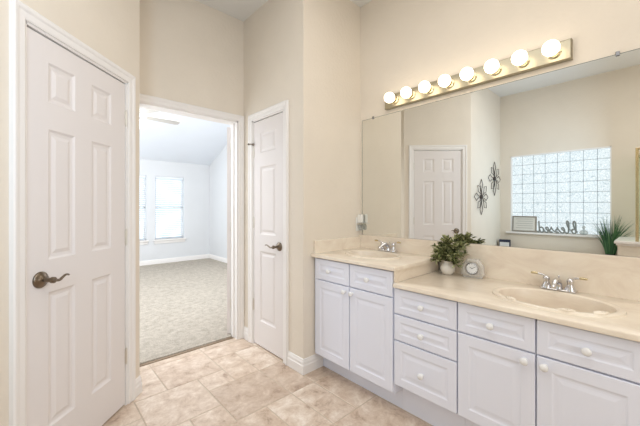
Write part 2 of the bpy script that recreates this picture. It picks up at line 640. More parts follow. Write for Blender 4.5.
def lever(parent, x, z, direction, scale=1.0):
    """rosette and wavy lever on the face y=0; the lever runs along local x"""
    mb = MB()
    mb.lathe([(0.037, 0.0), (0.037, 0.004), (0.033, 0.009), (0.026, 0.011), (0.022, 0.016), (0.016, 0.019), (0.012, 0.022)], (x, 0, z), (0, -1, 0), 32)
    mb.lathe([(0.011, 0.018), (0.010, 0.052), (0.014, 0.054), (0.014, 0.066), (0.010, 0.069)], (x, 0, z), (0, -1, 0), 20)
    h = mb.build('door_handle', BRONZE, parent, smooth=True)
    s = direction * scale
    pts = [(x, -0.060, z), (x + 0.022 * s, -0.060, z - 0.004), (x + 0.048 * s, -0.060, z - 0.006), (x + 0.070 * s, -0.060, z + 0.002),
           (x + 0.092 * s, -0.059, z + 0.009), (x + 0.112 * s, -0.058, z + 0.009), (x + 0.124 * s, -0.057, z + 0.005)]
    P = smooth_path(pts, 5)
    n = len(P)
    MB().tube(P, [0.0075 - 0.0035 * i / (n - 1) for i in range(n)], 12).build('lever', BRONZE, h, smooth=True)
    return h


def interior_door(n, label, w, panels, loc, rotz, handle_x, lever_dir, hinge_x, hinge_zs, set_back=0.006):
    t = thing('door_%d' % n, label, 'door', loc, rotz, kind='structure')
    mb = MB()
    paneled(mb, w, 2.012, 0.035, panels, RAISE)
    mb.build('door_panel', DOOR, t, (0, 0, 0.010))
    h = lever(t, handle_x, 0.924, lever_dir)
    for z in hinge_zs:
        hinge(t, hinge_x, -0.004, z)
    return t


def rows(x0, x1):
    return [(x0, x1, 0.222, 0.848), (x0, x1, 0.998, 1.598), (x0, x1, 1.722, 1.905)]


GAP = 0.014
dw = AD1 - AD0 - 2 * GAP - 0.002
c45, s45 = math.cos(D45), math.sin(D45)
a0 = AD0 + GAP + 0.001
interior_door(1, 'white six-panel closet door with bronze lever set in the angled wall', dw,
              rows(0.104, 0.254) + rows(0.362, 0.512), (PX_ + a0 * c45 - 0.004 * s45, PY_ + a0 * s45 + 0.004 * c45, 0), D45, 0.064, 0.70, dw + 0.004, (0.31, 1.06, 1.81))
cw = CD1 - CD0 - 2 * GAP - 0.002
d2 = interior_door(2, 'narrow white three-panel door with bronze lever beside the bedroom doorway', cw,
                   rows(0.105, 0.345), (XC + 0.004, YF - CD0 - GAP - 0.001, 0), -math.pi / 2, cw - 0.055, -1, -0.003, (0.36, 1.11, 1.75))
mb = MB()
mb.tube([(0.0, -0.010, 1.825), (-0.014, -0.030, 1.825), (-0.036, -0.034, 1.827)], 0.0045, 8)
mb.lathe([(0.009, 0), (0.009, 0.008)], (-0.036, -0.034, 1.827), (-1, 0, 0), 12)
mb.tube([(0.0, -0.010, 1.825), (0.018, -0.012, 1.825)], 0.004, 8)
mb.lathe([(0.007, 0), (0.007, 0.02)], (0.0, -0.010, 1.812), (0, 0, 1), 12)
mb.build('hinge_stop', BRONZE, d2, smooth=True)
# the bedroom door, swung wide open into the bedroom
d3 = thing('door_3', 'white bedroom door swung open behind the doorway jamb', 'door', (OX1 - 0.008, YF + 0.128, 0), math.radians(62), kind='structure')
mb = MB()
paneled(mb, 0.755, 2.012, 0.035, rows(0.10, 0.31) + rows(0.44, 0.65), RAISE)
mb.build('door_panel', DOOR, d3, (0.0, 0.0, 0.016))
for z in (0.31, 1.06, 1.83):
    MB().box(-0.012, 0.0, -0.003, 0.005, z - 0.045, z + 0.045).build('hinge', NICKEL, d3)

# ------------------------------------------------------------------ bedroom windows, blinds, fan
for i, (a, c) in enumerate(BW):
    w = thing('window_%d' % (i + 2), ['white-framed bedroom window half hidden by the doorway edge', 'white-framed bedroom window fully seen through the doorway'][i], 'window', (a, BY, BZ0), 0, kind='structure')
    W, H = c - a, BZ1 - BZ0
    mb = MB()
    for q in ((0, 0.03, 0, H), (W - 0.03, W, 0, H), (0, W, 0, 0.03), (0, W, H - 0.03, H), (0, W, H / 2 - 0.015, H / 2 + 0.015)):
        mb.box(q[0], q[1], 0.075, 0.105, q[2], q[3])
    mb.build('window_frame', TRIM, w)
    MB().box(0.03, W - 0.03, 0.088, 0.092, 0.03, H - 0.03).build('pane', PANE, w)
    MB().box(-0.04, W + 0.04, -0.045, 0.07, -0.03, 0.0, 0.004).box(-0.025, W + 0.025, -0.018, 0.0, -0.09, -0.03, 0.003).build('window_sill', TRIM, w)
    bl = thing('window_blind', ['white slatted blind on the bedroom window at the doorway edge', 'white slatted blind on the wider-seen bedroom window'][i], 'blind', (a, BY, BZ0), 0, 'slatted blinds in the bedroom windows')
    mb = MB()
    nsl = 31
    for k in range(nsl):
        z = 0.03 + (H - 0.09) * k / (nsl - 1)
        R = Matrix.Translation((0, 0.035, z)) @ Matrix.Rotation(math.radians(-30), 4, 'X')
        mb.box(0.012, W - 0.012, -0.022, 0.022, -0.0012, 0.0012, M=R)
    mb.build('slats', BLIND, bl)
    MB().box(0.008, W - 0.008, 0.012, 0.055, H - 0.045, H - 0.002, 0.003).build('head_rail', BLIND, bl)
    MB().box(0.010, W - 0.010, 0.018, 0.050, 0.003, 0.018, 0.003).build('bottom_rail', BLIND, bl)
    MB().tube([(0.10, 0.005, H - 0.05), (0.10, 0.004, H - 0.62)], 0.003, 6).build('tilt_wand', WHITEPL, bl)

fan = thing('ceiling_fan', 'white ceiling fan with lit glass shades hanging in the bedroom', 'fan', (1.00, 4.93, 3.13))
MB().lathe([(0.06, -0.045), (0.065, 0.0)], n=24).build('canopy', BLIND, fan, smooth=True)
MB().tube([(0, 0, -0.03), (0, 0, -0.45)], 0.012, 10).build('downrod', BLIND, fan, smooth=True)
MB().lathe([(0.05, -0.66), (0.10, -0.64), (0.11, -0.56), (0.09, -0.50), (0.03, -0.45)], n=28).build('motor', BLIND, fan, smooth=True)
for k in range(5):
    an = math.radians(2 + 72 * k)
    R = Matrix.Rotation(an, 4, 'Z') @ Matrix.Translation((0, 0, -0.61)) @ Matrix.Rotation(math.radians(-13), 4, 'X')
    bl = MB().box(0.10, 0.20, -0.018, 0.018, -0.005, 0.005, M=R)
    br_ = bl.build('blade_arm', BLIND, fan)
    m2 = MB().prism([(0.18, -0.05), (0.60, -0.065), (0.645, -0.045), (0.655, 0), (0.645, 0.045), (0.60, 0.065), (0.18, 0.05)], 0.004, 0.011)
    for q in m2.bm.verts:
        q.co = R @ q.co
    m2.build('blade', FANBLADE, fan)
for k in range(4):
    an = math.radians(30 + 90 * k)
    d = Vector((math.cos(an), math.sin(an), 0))
    p0 = d * 0.07 + Vector((0, 0, -0.67))
    sh = MB().lathe([(0.02, 0), (0.035, 0.03), (0.055, 0.08), (0.062, 0.10)], p0, (d.x * 0.7, d.y * 0.7, -0.7), 18, True, False).build('lamp_shade', FANLIGHT, fan, smooth=True)

# ------------------------------------------------------------------ vanity cabinets
XF = 1.604
RZ = -math.pi / 2
CABP = [(0.006, 0.003), (0.012, 0.004), (0.020, 0.0036), (0.036, 0.001)]


def knob(parent, x, z):
    MB().lathe([(0.010, 0.0), (0.007, 0.004), (0.0065, 0.010), (0.011, 0.013), (0.0155, 0.017), (0.0165, 0.022), (0.014, 0.027), (0.008, 0.030), (0.001, 0.031)], (x, 0, z), (0, -1, 0), 20).build('knob', KNOB, parent, smooth=True)


def front(cab, y0, name, ya, yb, z0, z1, margin, knobs):
    """a door or drawer front on the cabinet face; ya > yb are world y of its left and right edge"""
    x0 = y0 - ya
    w, h = ya - yb, z1 - z0
    mb = MB()
    paneled(mb, w, h, 0.018, [(margin, w - margin, margin, h - margin)], CABP)
    f_ = mb.build(name, CAB, cab, (x0, -0.019, z0))
    for ky, kz in knobs:
        knob(f_, ya - ky, kz - z0)
    return f_


def cabinet(name, label, ya, yb, zb, zt):
    t = thing(name, label, 'cabinet', (XF, ya, 0), RZ, 'white vanity cabinets')
    w = ya - yb
    D = XW - XF - 0.004
    mb = MB()
    zt -= 0.001
    mb.box(0.0, 0.018, 0.0, D, zb, zt).box(w - 0.018, w, 0.0, D, zb, zt)
    mb.box(0.018, w - 0.018, 0.0, D, zb, zb + 0.018).box(0.018, w - 0.018, D - 0.012, D, zb, zt)
    mb.box(0.018, w - 0.018, 0.0, 0.018, zb + 0.018, zt - 0.02)
    mb.build('body', CAB, t)
    MB().box(0.0, w, 0.081, D, 0.0, zb - 0.0005).build('toe_kick', CAB, t)
    return t


ya, yb = 1.7935, 1.0725
c1 = cabinet('vanity_cabinet', 'tall white vanity cabinet with two drawers over two doors under the far sink', ya, yb, 0.125, 0.871)
front(c1, ya, 'drawer', 1.767, 1.427, 0.710, 0.861, 0.038, [(1.612, 0.784)])
front(c1, ya, 'drawer', 1.420, 1.078, 0.710, 0.861, 0.038, [(1.263, 0.784)])
front(c1, ya, 'door', 1.767, 1.427, 0.137, 0.702, 0.052, [(1.464, 0.667)])
front(c1, ya, 'door', 1.420, 1.078, 0.137, 0.702, 0.052, [(1.396, 0.667)])
ya, yb = 1.0715, 0.6925
c2 = cabinet('drawer_cabinet', 'white three-drawer cabinet between the two sink cabinets', ya, yb, 0.185, 0.776)
front(c2, ya, 'drawer', 1.066, 0.695, 0.620, 0.766, 0.038, [(0.885, 0.694)])
front(c2, ya, 'drawer', 1.066, 0.695, 0.464, 0.612, 0.038, [(0.885, 0.535)])
front(c2, ya, 'drawer', 1.066, 0.695, 0.196, 0.456, 0.046, [(0.885, 0.318)])
ya, yb = 0.6915, 0.0175
c3 = cabinet('vanity_cabinet', 'low white vanity cabinet with two false drawer fronts under the near sink', ya, yb, 0.185, 0.776)
front(c3, ya, 'drawer', 0.688, 0.358, 0.622, 0.768, 0.038, [(0.531, 0.693)])
front(c3, ya, 'drawer', 0.351, 0.020, 0.622, 0.768, 0.038, [(0.186, 0.693)])
front(c3, ya, 'door', 0.688, 0.358, 0.196, 0.614, 0.052, [(0.394, 0.580)])
front(c3, ya, 'door', 0.351, 0.020, 0.196, 0.614, 0.052, [(0.322, 0.580)])

# ---- cultured marble counters with moulded sinks
def countertop(name, label, y1, y0, zu, zt, cx, cy, rx, ry, depth, sidesplash=None):
    t = thing(name, label, 'countertop', (0, 0, 0), 0, 'cream marble vanity tops')
    x0, x1 = 1.565, XW - 0.002
    N = 96
    ang = [2 * math.pi * i / N for i in range(N)]
    for xx in (x0, x1):
        for yy in (y0, y1):
            a_ = math.atan2(yy - cy, xx - cx) % (2 * math.pi)
            k = min(range(N), key=lambda i: abs(((ang[i] - a_ + math.pi) % (2 * math.pi)) - math.pi))
            ang[k] = a_

    def rect(a_):
        dx, dy = math.cos(a_), math.sin(a_)
        ts = []
        if abs(dx) > 1e-9:
            ts.append(((x1 if dx > 0 else x0) - cx) / dx)
        if abs(dy) > 1e-9:
            ts.append(((y1 if dy > 0 else y0) - cy) / dy)
        s_ = min(ts)
        return cx + dx * s_, cy + dy * s_

    def ell(sx, sy, z, shift=0.0):
        out = []
        for a_ in ang:
            # same polar angle on the ellipse
            r_ = 1 / math.sqrt((math.cos(a_) / sx) ** 2 + (math.sin(a_) / sy) ** 2)
            out.append((cx + shift + r_ * math.cos(a_), cy + r_ * math.sin(a_), z))
        return out
    lip = 0.006
    outer = [rect(a_) for a_ in ang]

    def inset(p, e):
        return (min(max(p[0], x0 + e), x1 - e), min(max(p[1], y0 + e), y1 - e))
    rings = [[(*p, zu) for p in outer], [(*p, zt - lip) for p in outer], [(*inset(p, 0.002), zt - 0.002) for p in outer], [(*inset(p, lip), zt) for p in outer],
             ell(rx * 1.0, ry * 1.0, zt), ell(rx * 0.985, ry * 0.99, zt + 0.008), ell(rx * 0.94, ry * 0.955, zt + 0.011), ell(rx * 0.87, ry * 0.90, zt + 0.010), ell(rx * 0.83, ry * 0.875, zt + 0.0058)]
    mb = MB().loops(rings)
    mb.loops([[(*p, zu) for p in outer], ell(rx * 0.99, ry * 0.99, zu)])
    mb.build('slab', COUNTER, t, smooth=True)
    prof = [(0.83, 0.875, 0.0041), (0.815, 0.862, -0.004), (0.795, 0.845, -0.030), (0.76, 0.81, -0.065), (0.68, 0.73, -0.098), (0.55, 0.58, -0.118), (0.25, 0.25, -0.126), (0.07, 0.055, -0.128)]
    mb = MB()
    mb.loops([ell(rx * p_[0], ry * p_[1], zt + p_[2] * depth, 0.0) for p_ in prof], True, False, True)
    bs = mb.build('basin', COUNTER, t, smooth=True)
    MB().lathe([(0.022, 0.0), (0.022, 0.002), (0.014, 0.003), (0.012, -0.001)], (cx, cy, zt - 0.1275 * depth), n=20).build('drain', CHROME, bs, smooth=True)
    MB().box(XW - 0.021, XW - 0.002, y0, y1 if sidesplash else y1 - 0.0105, zt - 0.004, 1.0057, 0.003).build('backsplash', COUNTER, t)
    if sidesplash:
        MB().box(1.592, XW - 0.021, YA - 0.020, YA - 0.001, zt - 0.004, 0.991, 0.003).build('side_splash', COUNTER, t)
        MB().box(1.588, XW - 0.022, y0 + 0.0112, y0 + 0.0208, 0.797, zu + 0.001, 0.001).build('step_panel', COUNTER, t)
    return t


ct1 = countertop('countertop', 'raised cream marble counter with oval sink beside the alcove wall', YA - 0.001, 1.051, 0.871, 0.895, 1.845, 1.43, 0.165, 0.225, 1.3, True)
ct2 = countertop('countertop', 'lower cream marble counter with large oval sink below the mirror', 1.061, -0.02, 0.776, 0.800, 1.832, 0.345, 0.195, 0.258, 1.4)


def shell(parent, x, y, z, a, s):
    """moulded shell relief on the sink rim"""
    mb = MB()
    M = Matrix.Translation((x, y, z)) @ Matrix.Rotation(a, 4, 'Z')
    for k in range(5):
        t_ = math.radians(-60 + 30 * k)
        P = [M @ Vector((0, 0, 0.003)), M @ Vector((0.014 * s * math.cos(t_), 0.014 * s * math.sin(t_), 0.005)), M @ Vector((0.028 * s * math.cos(t_), 0.030 * s * math.sin(t_), 0.001))]
        mb.tube(P, [0.003, 0.006 * s, 0.005 * s], 8)
    mb.build('shell_relief', COUNTER, parent, smooth=True)


for an, s in ((146, 1.5), (200, 1.5), (232, 1.7)):
    a_ = math.radians(an)
    shell(ct2, 1.832 + 0.190 * math.cos(a_), 0.345 + 0.252 * math.sin(a_), 0.8085, a_ + math.pi, 0.72 * s)


# ---- chrome faucets with two brass-tipped levers
def faucet(label, cx, cy, z):
    t = thing('faucet', label, 'faucet', (cx, cy, z), RZ, 'two-handled chrome faucets')
    mb = MB()
    mb.box(-0.078, 0.078, -0.026, 0.026, 0.0, 0.012, 0.008, 3)
    mb.build('base_plate', CHROME, t, smooth=True)
    mb = MB()
    P = smooth_path([(0, 0.002, 0.010), (0, 0.0, 0.040), (0, -0.022, 0.058), (0, -0.062, 0.060), (0, -0.100, 0.046), (0, -0.112, 0.034)], 6)
    n = len(P)
    mb.tube(P, [0.021 - 0.010 * min(1, 1.4 * i / (n - 1)) for i in range(n)], 16)
    mb.build('spout', CHROME, t, smooth=True)
    MB().tube([(0, 0.018, 0.01), (0, 0.018, 0.07)], 0.003, 8).sphere((0, 0.018, 0.074), 0.006, 10).build('lift_rod', CHROME, t, smooth=True)
    for s in (-1, 1):
        mb = MB()
        mb.lathe([(0.026, 0.008), (0.025, 0.016), (0.017, 0.030), (0.013, 0.046), (0.016, 0.054), (0.016, 0.064), (0.010, 0.072), (0.004, 0.075)], (s * 0.052, 0, 0), n=20)
        hd = mb.build('handle', CHROME, t, smooth=True)
        MB().tube(smooth_path([(s * 0.052, 0, 0.066), (s * 0.072, -0.004, 0.076), (s * 0.092, -0.006, 0.080)], 4), 0.0055, 10).build('lever', CHROME, hd, smooth=True)
        MB().tube([(s * 0.090, -0.006, 0.080), (s * 0.102, -0.007, 0.0815), (s * 0.118, -0.008, 0.081), (s * 0.124, -0.008, 0.081)], [0.006, 0.0068, 0.0064, 0.003], 10).build('lever_tip', PALEBRASS, hd, smooth=True)
    return t


faucet('chrome two-lever faucet with brass tips behind the large near sink', 2.085, 0.365, 0.800)
faucet('chrome two-lever faucet with brass tips behind the small far sink', 2.085, 1.46, 0.895)

# ------------------------------------------------------------------ mirror and light bar
mr = thing('wall_mirror', 'large frameless mirror covering the wall above the vanity counters', 'mirror', (XW, 1.774, 1.0075), RZ)
ML, MH = 1.774 + 0.02, 2.0115 - 1.0075
MB().box(0, ML, -0.0042, -0.0036, 0, MH).build('mirror_glass', MIRROR, mr)
MB().box(0, ML, -0.0035, -0.0005, 0, MH).box(-0.0025, 0.0, -0.005, -0.0005, 0, MH).box(-0.0025, ML, -0.005, -0.0005, MH, MH + 0.002).build('mirror_backing', MIRBACK, mr)
for x in (0.12, 1.638):
    MB().box(x - 0.008, x + 0.008, -0.010, -0.0005, MH - 0.008, MH + 0.014, 0.002).build('clip', SILVER, mr)

lb = thing('vanity_light', 'brushed brass bar light with eight lit globe bulbs above the mirror', 'light', (XW, 1.515, 2.10), RZ)
LW = 1.515 - 0.312
mb = MB()
mb.loops([[(0, 0, -0.054), (LW, 0, -0.054), (LW, 0, 0.054), (0, 0, 0.054)], [(0, -0.030, -0.054), (LW, -0.030, -0.054), (LW, -0.030, 0.054), (0, -0.030, 0.054)],
          [(0.005, -0.035, -0.049), (LW - 0.005, -0.035, -0.049), (LW - 0.005, -0.035, 0.049), (0.005, -0.035, 0.049)]], True, False, True)
mb.build('back_plate', BRASS, lb, (0, -0.001, 0))
for k in range(8):
    x = 1.515 - (1.415 - 0.1466 * k)
    so = MB().lathe([(0.034, 0.0), (0.034, 0.003), (0.028, 0.006), (0.021, 0.008), (0.019, 0.022), (0.017, 0.024)], (x, -0.036, 0.0), (0, -1, 0), 28).build('socket', POLISHED, lb, smooth=True)
    MB().lathe([(0.015, 0.0), (0.017, 0.008), (0.030, 0.022), (0.038, 0.036), (0.041, 0.052), (0.038, 0.068), (0.030, 0.081), (0.017, 0.090), (0.001, 0.093)], (x, -0.059, 0.0), (0, -1, 0), 24).build('bulb', BULB, lb, smooth=True)

# ------------------------------------------------------------------ small white plug-in unit by the mirror
pg = thing('air_freshener', 'small white plug-in unit on the alcove wall beside the mirror edge', 'air freshener', (2.118, YA, 1.10), 0)
MB().box(-0.030, 0.026, -0.006, -0.0005, -0.060, 0.060, 0.003).build('outlet_plate', WHITEPL, pg)
MB().box(-0.018, 0.020, -0.050, -0.006, 0.012, 0.085, 0.006).build('housing', WHITEPL, pg)
MB().box(-0.028, 0.026, -0.058, -0.006, 0.000, 0.008, 0.002).build('holder', NICKEL, pg)
MB().lathe([(0.013, -0.052), (0.015, -0.046), (0.015, -0.012), (0.008, -0.004), (0.008, 0.0)], (0.0, -0.030, 0), n=16).build('refill', CLEAR, pg, smooth=True)

# ------------------------------------------------------------------ potted greenery and clock on the counter
random.seed(21)
pl = thing('potted_plant', 'leafy green sprigs in a round white ceramic vase beside the clock', 'plant', (2.045, 0.955, 0.800))
MB().lathe([(0.024, 0.0), (0.030, 0.003), (0.043, 0.020), (0.047, 0.040), (0.042, 0.058), (0.028, 0.072), (0.022, 0.080), (0.026, 0.090), (0.023, 0.090), (0.018, 0.080), (0.020, 0.074)], n=32, cap1=True).build('vase', VASE, pl, smooth=True)
mbs, mbl = MB(), MB()


def leaf(mb, p, d, nrm, L, W):
    d = d.normalized()
    s = d.cross(nrm)
    s = s.normalized() if s.length > 1e-5 else d.orthogonal().normalized()
    u = s.cross(d).normalized()
    a = mb.bm.verts.new(p)
    m1 = mb.bm.verts.new(p + d * L * 0.5 - u * L * 0.06)
    tip = mb.bm.verts.new(p + d * L + u * -L * 0.10)
    l1 = mb.bm.verts.new(p + d * L * 0.35 + s * W / 2 + u * W * 0.15)
    l2 = mb.bm.verts.new(p + d * L * 0.72 + s * W * 0.4 + u * W * 0.1)
    r1 = mb.bm.verts.new(p + d * L * 0.35 - s * W / 2 + u * W * 0.15)
    r2 = mb.bm.verts.new(p + d * L * 0.72 - s * W * 0.4 + u * W * 0.1)
    for q in ((a, m1, l1), (l1, m1, l2), (l2, m1, tip), (a, r1, m1), (r1, r2, m1), (r2, tip, m1)):
        mb.bm.faces.new(q)


# local frame: -y is to the right in the picture, -x towards the viewer
tops = []
for k in range(56):
    u = random.uniform(-1, 1)
    ty = -0.022 + 0.100 * u
    tx = random.uniform(-0.085, 0.045)
    tz = 0.228 - 0.085 * abs(u) ** 1.8 + random.uniform(-0.09, 0.025)
    tops.append((tx, ty, tz))
tops += [(-0.03, -0.122, 0.215), (-0.02, -0.128, 0.200), (-0.05, -0.110, 0.205), (-0.03, 0.075, 0.115), (-0.04, 0.065, 0.09), (-0.05, -0.100, 0.10), (-0.05, -0.08, 0.08), (0.0, 0.02, 0.235), (0.0, -0.05, 0.24)]
for tx, ty, tz in tops:
    base = Vector((random.uniform(-0.012, 0.012), random.uniform(-0.012, 0.012), 0.07))
    mid = Vector((tx * 0.35, ty * 0.35, 0.07 + (tz - 0.07) * 0.62 + 0.02))
    tip = Vector((tx, ty, tz))
    P = smooth_path([base, mid, tip], 5)
    mbs.tube(P, 0.0014, 5)
    n = len(P)
    for i in range(3, n):
        dr = (P[i] - P[i - 1]).normalized()
        for s_ in range(2):
            rv = Vector((random.uniform(-1, 1), random.uniform(-1, 1), random.uniform(-0.4, 1))).normalized()
            dd = (dr * 0.7 + rv).normalized()
            leaf(mbl, P[i], dd, Vector((random.uniform(-0.4, 0.4), random.uniform(-0.4, 0.4), 1)), random.uniform(0.028, 0.042), random.uniform(0.013, 0.019))
    leaf(mbl, P[-1], P[-1] - P[-2], Vector((0.3, 0.2, 1)), 0.036, 0.013)
mbs.build('stems', STEM, pl)
# keep every leaf clear of the mirror and backsplash
for q in mbl.bm.verts:
    q.co.x = min(q.co.x, 0.070)
    if q.co.z < 0.11:
        q.co.y = min(q.co.y, 0.098)
    if q.co.z < 0.012:
        q.co.z = 0.012
mbl.build('foliage', LEAF, pl, weld=False)

ck = thing('crystal_clock', 'small crystal table clock with round white face beside the vase', 'clock', (2.068, 0.800, 0.8005), RZ + math.radians(6))
ck.scale = (1.12, 1.0, 1.10)
mb = MB()
w_, h_ = 0.062, 0.108
oc = [(-w_, 0.022), (-w_ + 0.014, 0.004), (w_ - 0.014, 0.004), (w_, 0.022), (w_ * 0.9, 0.070), (0.030, h_), (-0.030, h_), (-w_ * 0.9, 0.070)]
cxz = (0, 0.055)


def ring(s, y):
    return [((x - cxz[0]) * s + cxz[0], y, (z - cxz[1]) * s + cxz[1]) for x, z in oc]


mb.loops([ring(0.86, 0.022), ring(1.0, 0.012), ring(1.0, -0.012), ring(0.78, -0.024), ring(0.66, -0.020)], True, True, True)
mb.box(-0.050, 0.050, -0.020, 0.020, 0.0, 0.008, 0.002)
for k in range(14):
    a_ = 2 * math.pi * k / 14
    R = Matrix.Translation((0.048 * math.cos(a_), -0.0195, 0.055 + 0.043 * math.sin(a_))) @ Matrix.Rotation(-a_, 4, 'Y') @ Matrix.Rotation(math.radians(45), 4, 'Z')
    mb.box(-0.006, 0.006, -0.006, 0.006, -0.005, 0.005, M=R)
body = mb.build('crystal_body', CRYSTAL, ck)
MB().lathe([(0.033, 0.0), (0.034, 0.004), (0.031, 0.007), (0.029, 0.003)], (0, -0.022, 0.055), (0, -1, 0), 36, False, False).build('bezel', SILVER, ck, smooth=True)
cf = MB().lathe([(0.030, 0.0), (0.030, 0.0035)], (0, -0.022, 0.055), (0, -1, 0), 36).build('clock_face', CLOCKFACE, ck)
mb = MB()
for k in range(12):
    a_ = math.radians(30 * k)
    R = Matrix.Translation((0.025 * math.sin(a_), -0.0262, 0.055 + 0.025 * math.cos(a_))) @ Matrix.Rotation(a_, 4, 'Y')
    mb.box(-0.0007, 0.0007, -0.0005, 0.0005, -0.0025, 0.0025, M=R)
mb.build('hour_marks', BLACK, cf)
mb = MB()
for a_, L in ((math.radians(300), 0.014), (math.radians(60), 0.020)):
    R = Matrix.Translation((0, -0.0268, 0.055)) @ Matrix.Rotation(a_, 4, 'Y')
    mb.box(-0.001, 0.001, -0.0004, 0.0004, -0.003, L, M=R)
mb.build('hands', BLACK, cf)

# ------------------------------------------------------------------ glass block window and what stands on its sill
gw = thing('window_1', 'square glass block window above the tub seen in the mirror', 'window', (XWIN, WY0, WZ0), math.pi / 2, kind='structure')
W, H = WY1 - WY0, WZ1 - WZ0
mb = MB()
nb = 8
bw, bh = W / nb, H / nb
for i in range(nb):
    for j in range(nb):
        mb.box(i * bw + 0.003, (i + 1) * bw - 0.003, 0.060, 0.135, j * bh + 0.003, (j + 1) * bh - 0.003, 0.006, 2)
mb.build('glass_blocks', BLOCK, gw)
MB().box(0, W, 0.068, 0.130, 0, H).build('mortar_joints', MORTAR, gw)
MB().box(-0.05, W + 0.06, -0.040, 0.0, -0.032, -0.004, 0.006).box(0.0, W, 0.0, 0.06, -0.012, -0.001).build('window_sill', TRIM, gw)
mb = MB()
for q in ((-0.0, 0.014, 0.0, H), (W - 0.014, W, 0.0, H)):
    mb.box(q[0], q[1], -0.001, 0.06, q[2], q[3])
mb.box(0, W, -0.001, 0.06, H - 0.014, H)
mb.build('window_frame', TRIM, gw)

SZ = WZ0 - 0.001
sg = thing('framed_sign', 'white board sign in weathered grey frame leaning at the end of the window sill', 'sign', (XWIN + 0.004, 1.236, SZ + 0.001), math.pi / 2)
SW, SH = 0.325, 0.240
R = Matrix.Rotation(math.radians(-5), 4, 'X')
mb = MB()
for q in ((0, 0.018, 0, SH), (SW - 0.018, SW, 0, SH), (0.018, SW - 0.018, 0, 0.018), (0.018, SW - 0.018, SH - 0.018, SH)):
    mb.box(q[0], q[1], -0.011, 0.009, q[2], q[3], 0.002, M=R)
mb.build('frame', FRAMEWOOD, sg)
MB().box(0.018, SW - 0.018, -0.002, 0.006, 0.018, SH - 0.018, M=R).build('board', BOARD, sg)
mb = MB()
for k in range(5):
    mb.box(0.05, SW - 0.05 - 0.02 * (k % 2), -0.003, -0.0018, 0.055 + 0.034 * k, 0.061 + 0.034 * k, M=R)
mb.build('printed_lines', INK, sg)

# 'blessed' cut out in grey script
B = []
strokes = []
pen = 0.0
word = [(0.0, 0.10), (0.22, 0.45), (0.36, 0.95), (0.30, 1.22), (0.17, 1.10), (0.14, 0.60), (0.15, 0.10), (0.30, 0.0), (0.46, 0.14), (0.46, 0.36), (0.34, 0.42), (0.44, 0.33), (0.62, 0.34),
        (0.80, 0.62), (0.93, 1.0), (0.90, 1.24), (0.78, 1.12), (0.75, 0.6), (0.78, 0.12), (0.90, 0.0), (1.05, 0.10), (1.18, 0.26), (1.33, 0.36), (1.35, 0.50), (1.23, 0.54), (1.13, 0.34), (1.18, 0.06), (1.34, 0.0), (1.52, 0.14),
        (1.72, 0.42), (1.76, 0.58), (1.78, 0.42), (1.90, 0.22), (1.84, 0.03), (1.68, 0.02), (1.72, 0.06), (1.92, 0.08), (2.08, 0.18),
        (2.28, 0.42), (2.32, 0.58), (2.34, 0.42), (2.46, 0.22), (2.40, 0.03), (2.24, 0.02), (2.28, 0.06), (2.48, 0.06), (2.62, 0.16), (2.78, 0.34), (2.80, 0.49), (2.68, 0.53), (2.58, 0.33), (2.63, 0.06), (2.80, 0.0), (2.98, 0.12),
        (3.06, 0.36), (3.24, 0.50), (3.40, 0.44)]
dstroke = [(3.42, 0.46), (3.24, 0.53), (3.06, 0.34), (3.08, 0.06), (3.24, 0.0), (3.38, 0.14), (3.46, 0.55), (3.50, 1.18), (3.46, 0.60), (3.46, 0.14), (3.56, 0.0), (3.70, 0.10)]
sx, sz = 0.475 / 3.7, 0.138
bs_ = thing('word_sign', 'grey cut-out script word standing on the sill before the glass blocks', 'sign', (XWIN + 0.012, 0.757, SZ + 0.0098), math.pi / 2)
mb = MB()
for st in (word, dstroke):
    P = smooth_path([(x * sx, 0, z * sz) for x, z in st], 5)
    mb.tube(P, 0.0098, 8)
for q in mb.bm.verts:
    q.co.y *= 0.9
lt = mb.build('lettering', PEWTER, bs_, smooth=True)

bt = thing('perfume_bottle', 'small clear glass bottle with stopper on the sill beside the script word', 'bottle', (XWIN + 0.008, 0.690, SZ + 0.001))
MB().lathe([(0.028, 0.0), (0.040, 0.008), (0.050, 0.030), (0.034, 0.055), (0.012, 0.066), (0.011, 0.082)], n=8).build('body', CLEAR, bt)
MB().lathe([(0.008, 0.078), (0.016, 0.088), (0.020, 0.102), (0.012, 0.118), (0.002, 0.124)], n=8).build('stopper', CLEAR, bt)

# ------------------------------------------------------------------ tub deck, pony wall, shower glass (seen in the mirror)
DZ = 0.61
tub = thing('bathtub', 'tan tiled tub deck with white tub below the glass block window', 'bathtub', (0, 0, 0))
TX1 = -0.42
mb = MB()
ty0, ty1 = 0.306, YBLUE - 0.002
mb.box(XWIN, TX1, ty0, ty1, 0.0, DZ - 0.03)
mb.box(XWIN, XWIN + 0.20, ty0, ty1, DZ - 0.03, DZ, 0.004)
mb.box(TX1 - 0.12, TX1, ty0, ty1, DZ - 0.03, DZ, 0.004)
mb.box(XWIN + 0.20, TX1 - 0.12, ty0, ty0 + 0.22, DZ - 0.03, DZ).box(XWIN + 0.20, TX1 - 0.12, ty1 - 0.20, ty1, DZ - 0.03, DZ)
mb.build('deck', TUBTILE, tub)
mb = MB()
tcx, tcy = (XWIN + 0.20 + TX1 - 0.12) / 2, (ty0 + 0.22 + ty1 - 0.20) / 2
rings = []
for s, z in ((1.08, DZ + 0.004), (1.05, DZ + 0.022), (0.97, DZ + 0.022), (0.92, DZ + 0.004), (0.90, DZ - 0.025)):
    rings.append([(tcx + 0.25 * s * math.copysign(abs(math.cos(t_)) ** 0.6, math.cos(t_)), tcy + 0.52 * s * math.copysign(abs(math.sin(t_)) ** 0.6, math.sin(t_)), z) for t_ in [2 * math.pi * k / 48 for k in range(48)]])
mb.loops(rings, True, True, True)
mb.build('tub_rim', KNOB, tub, smooth=True)

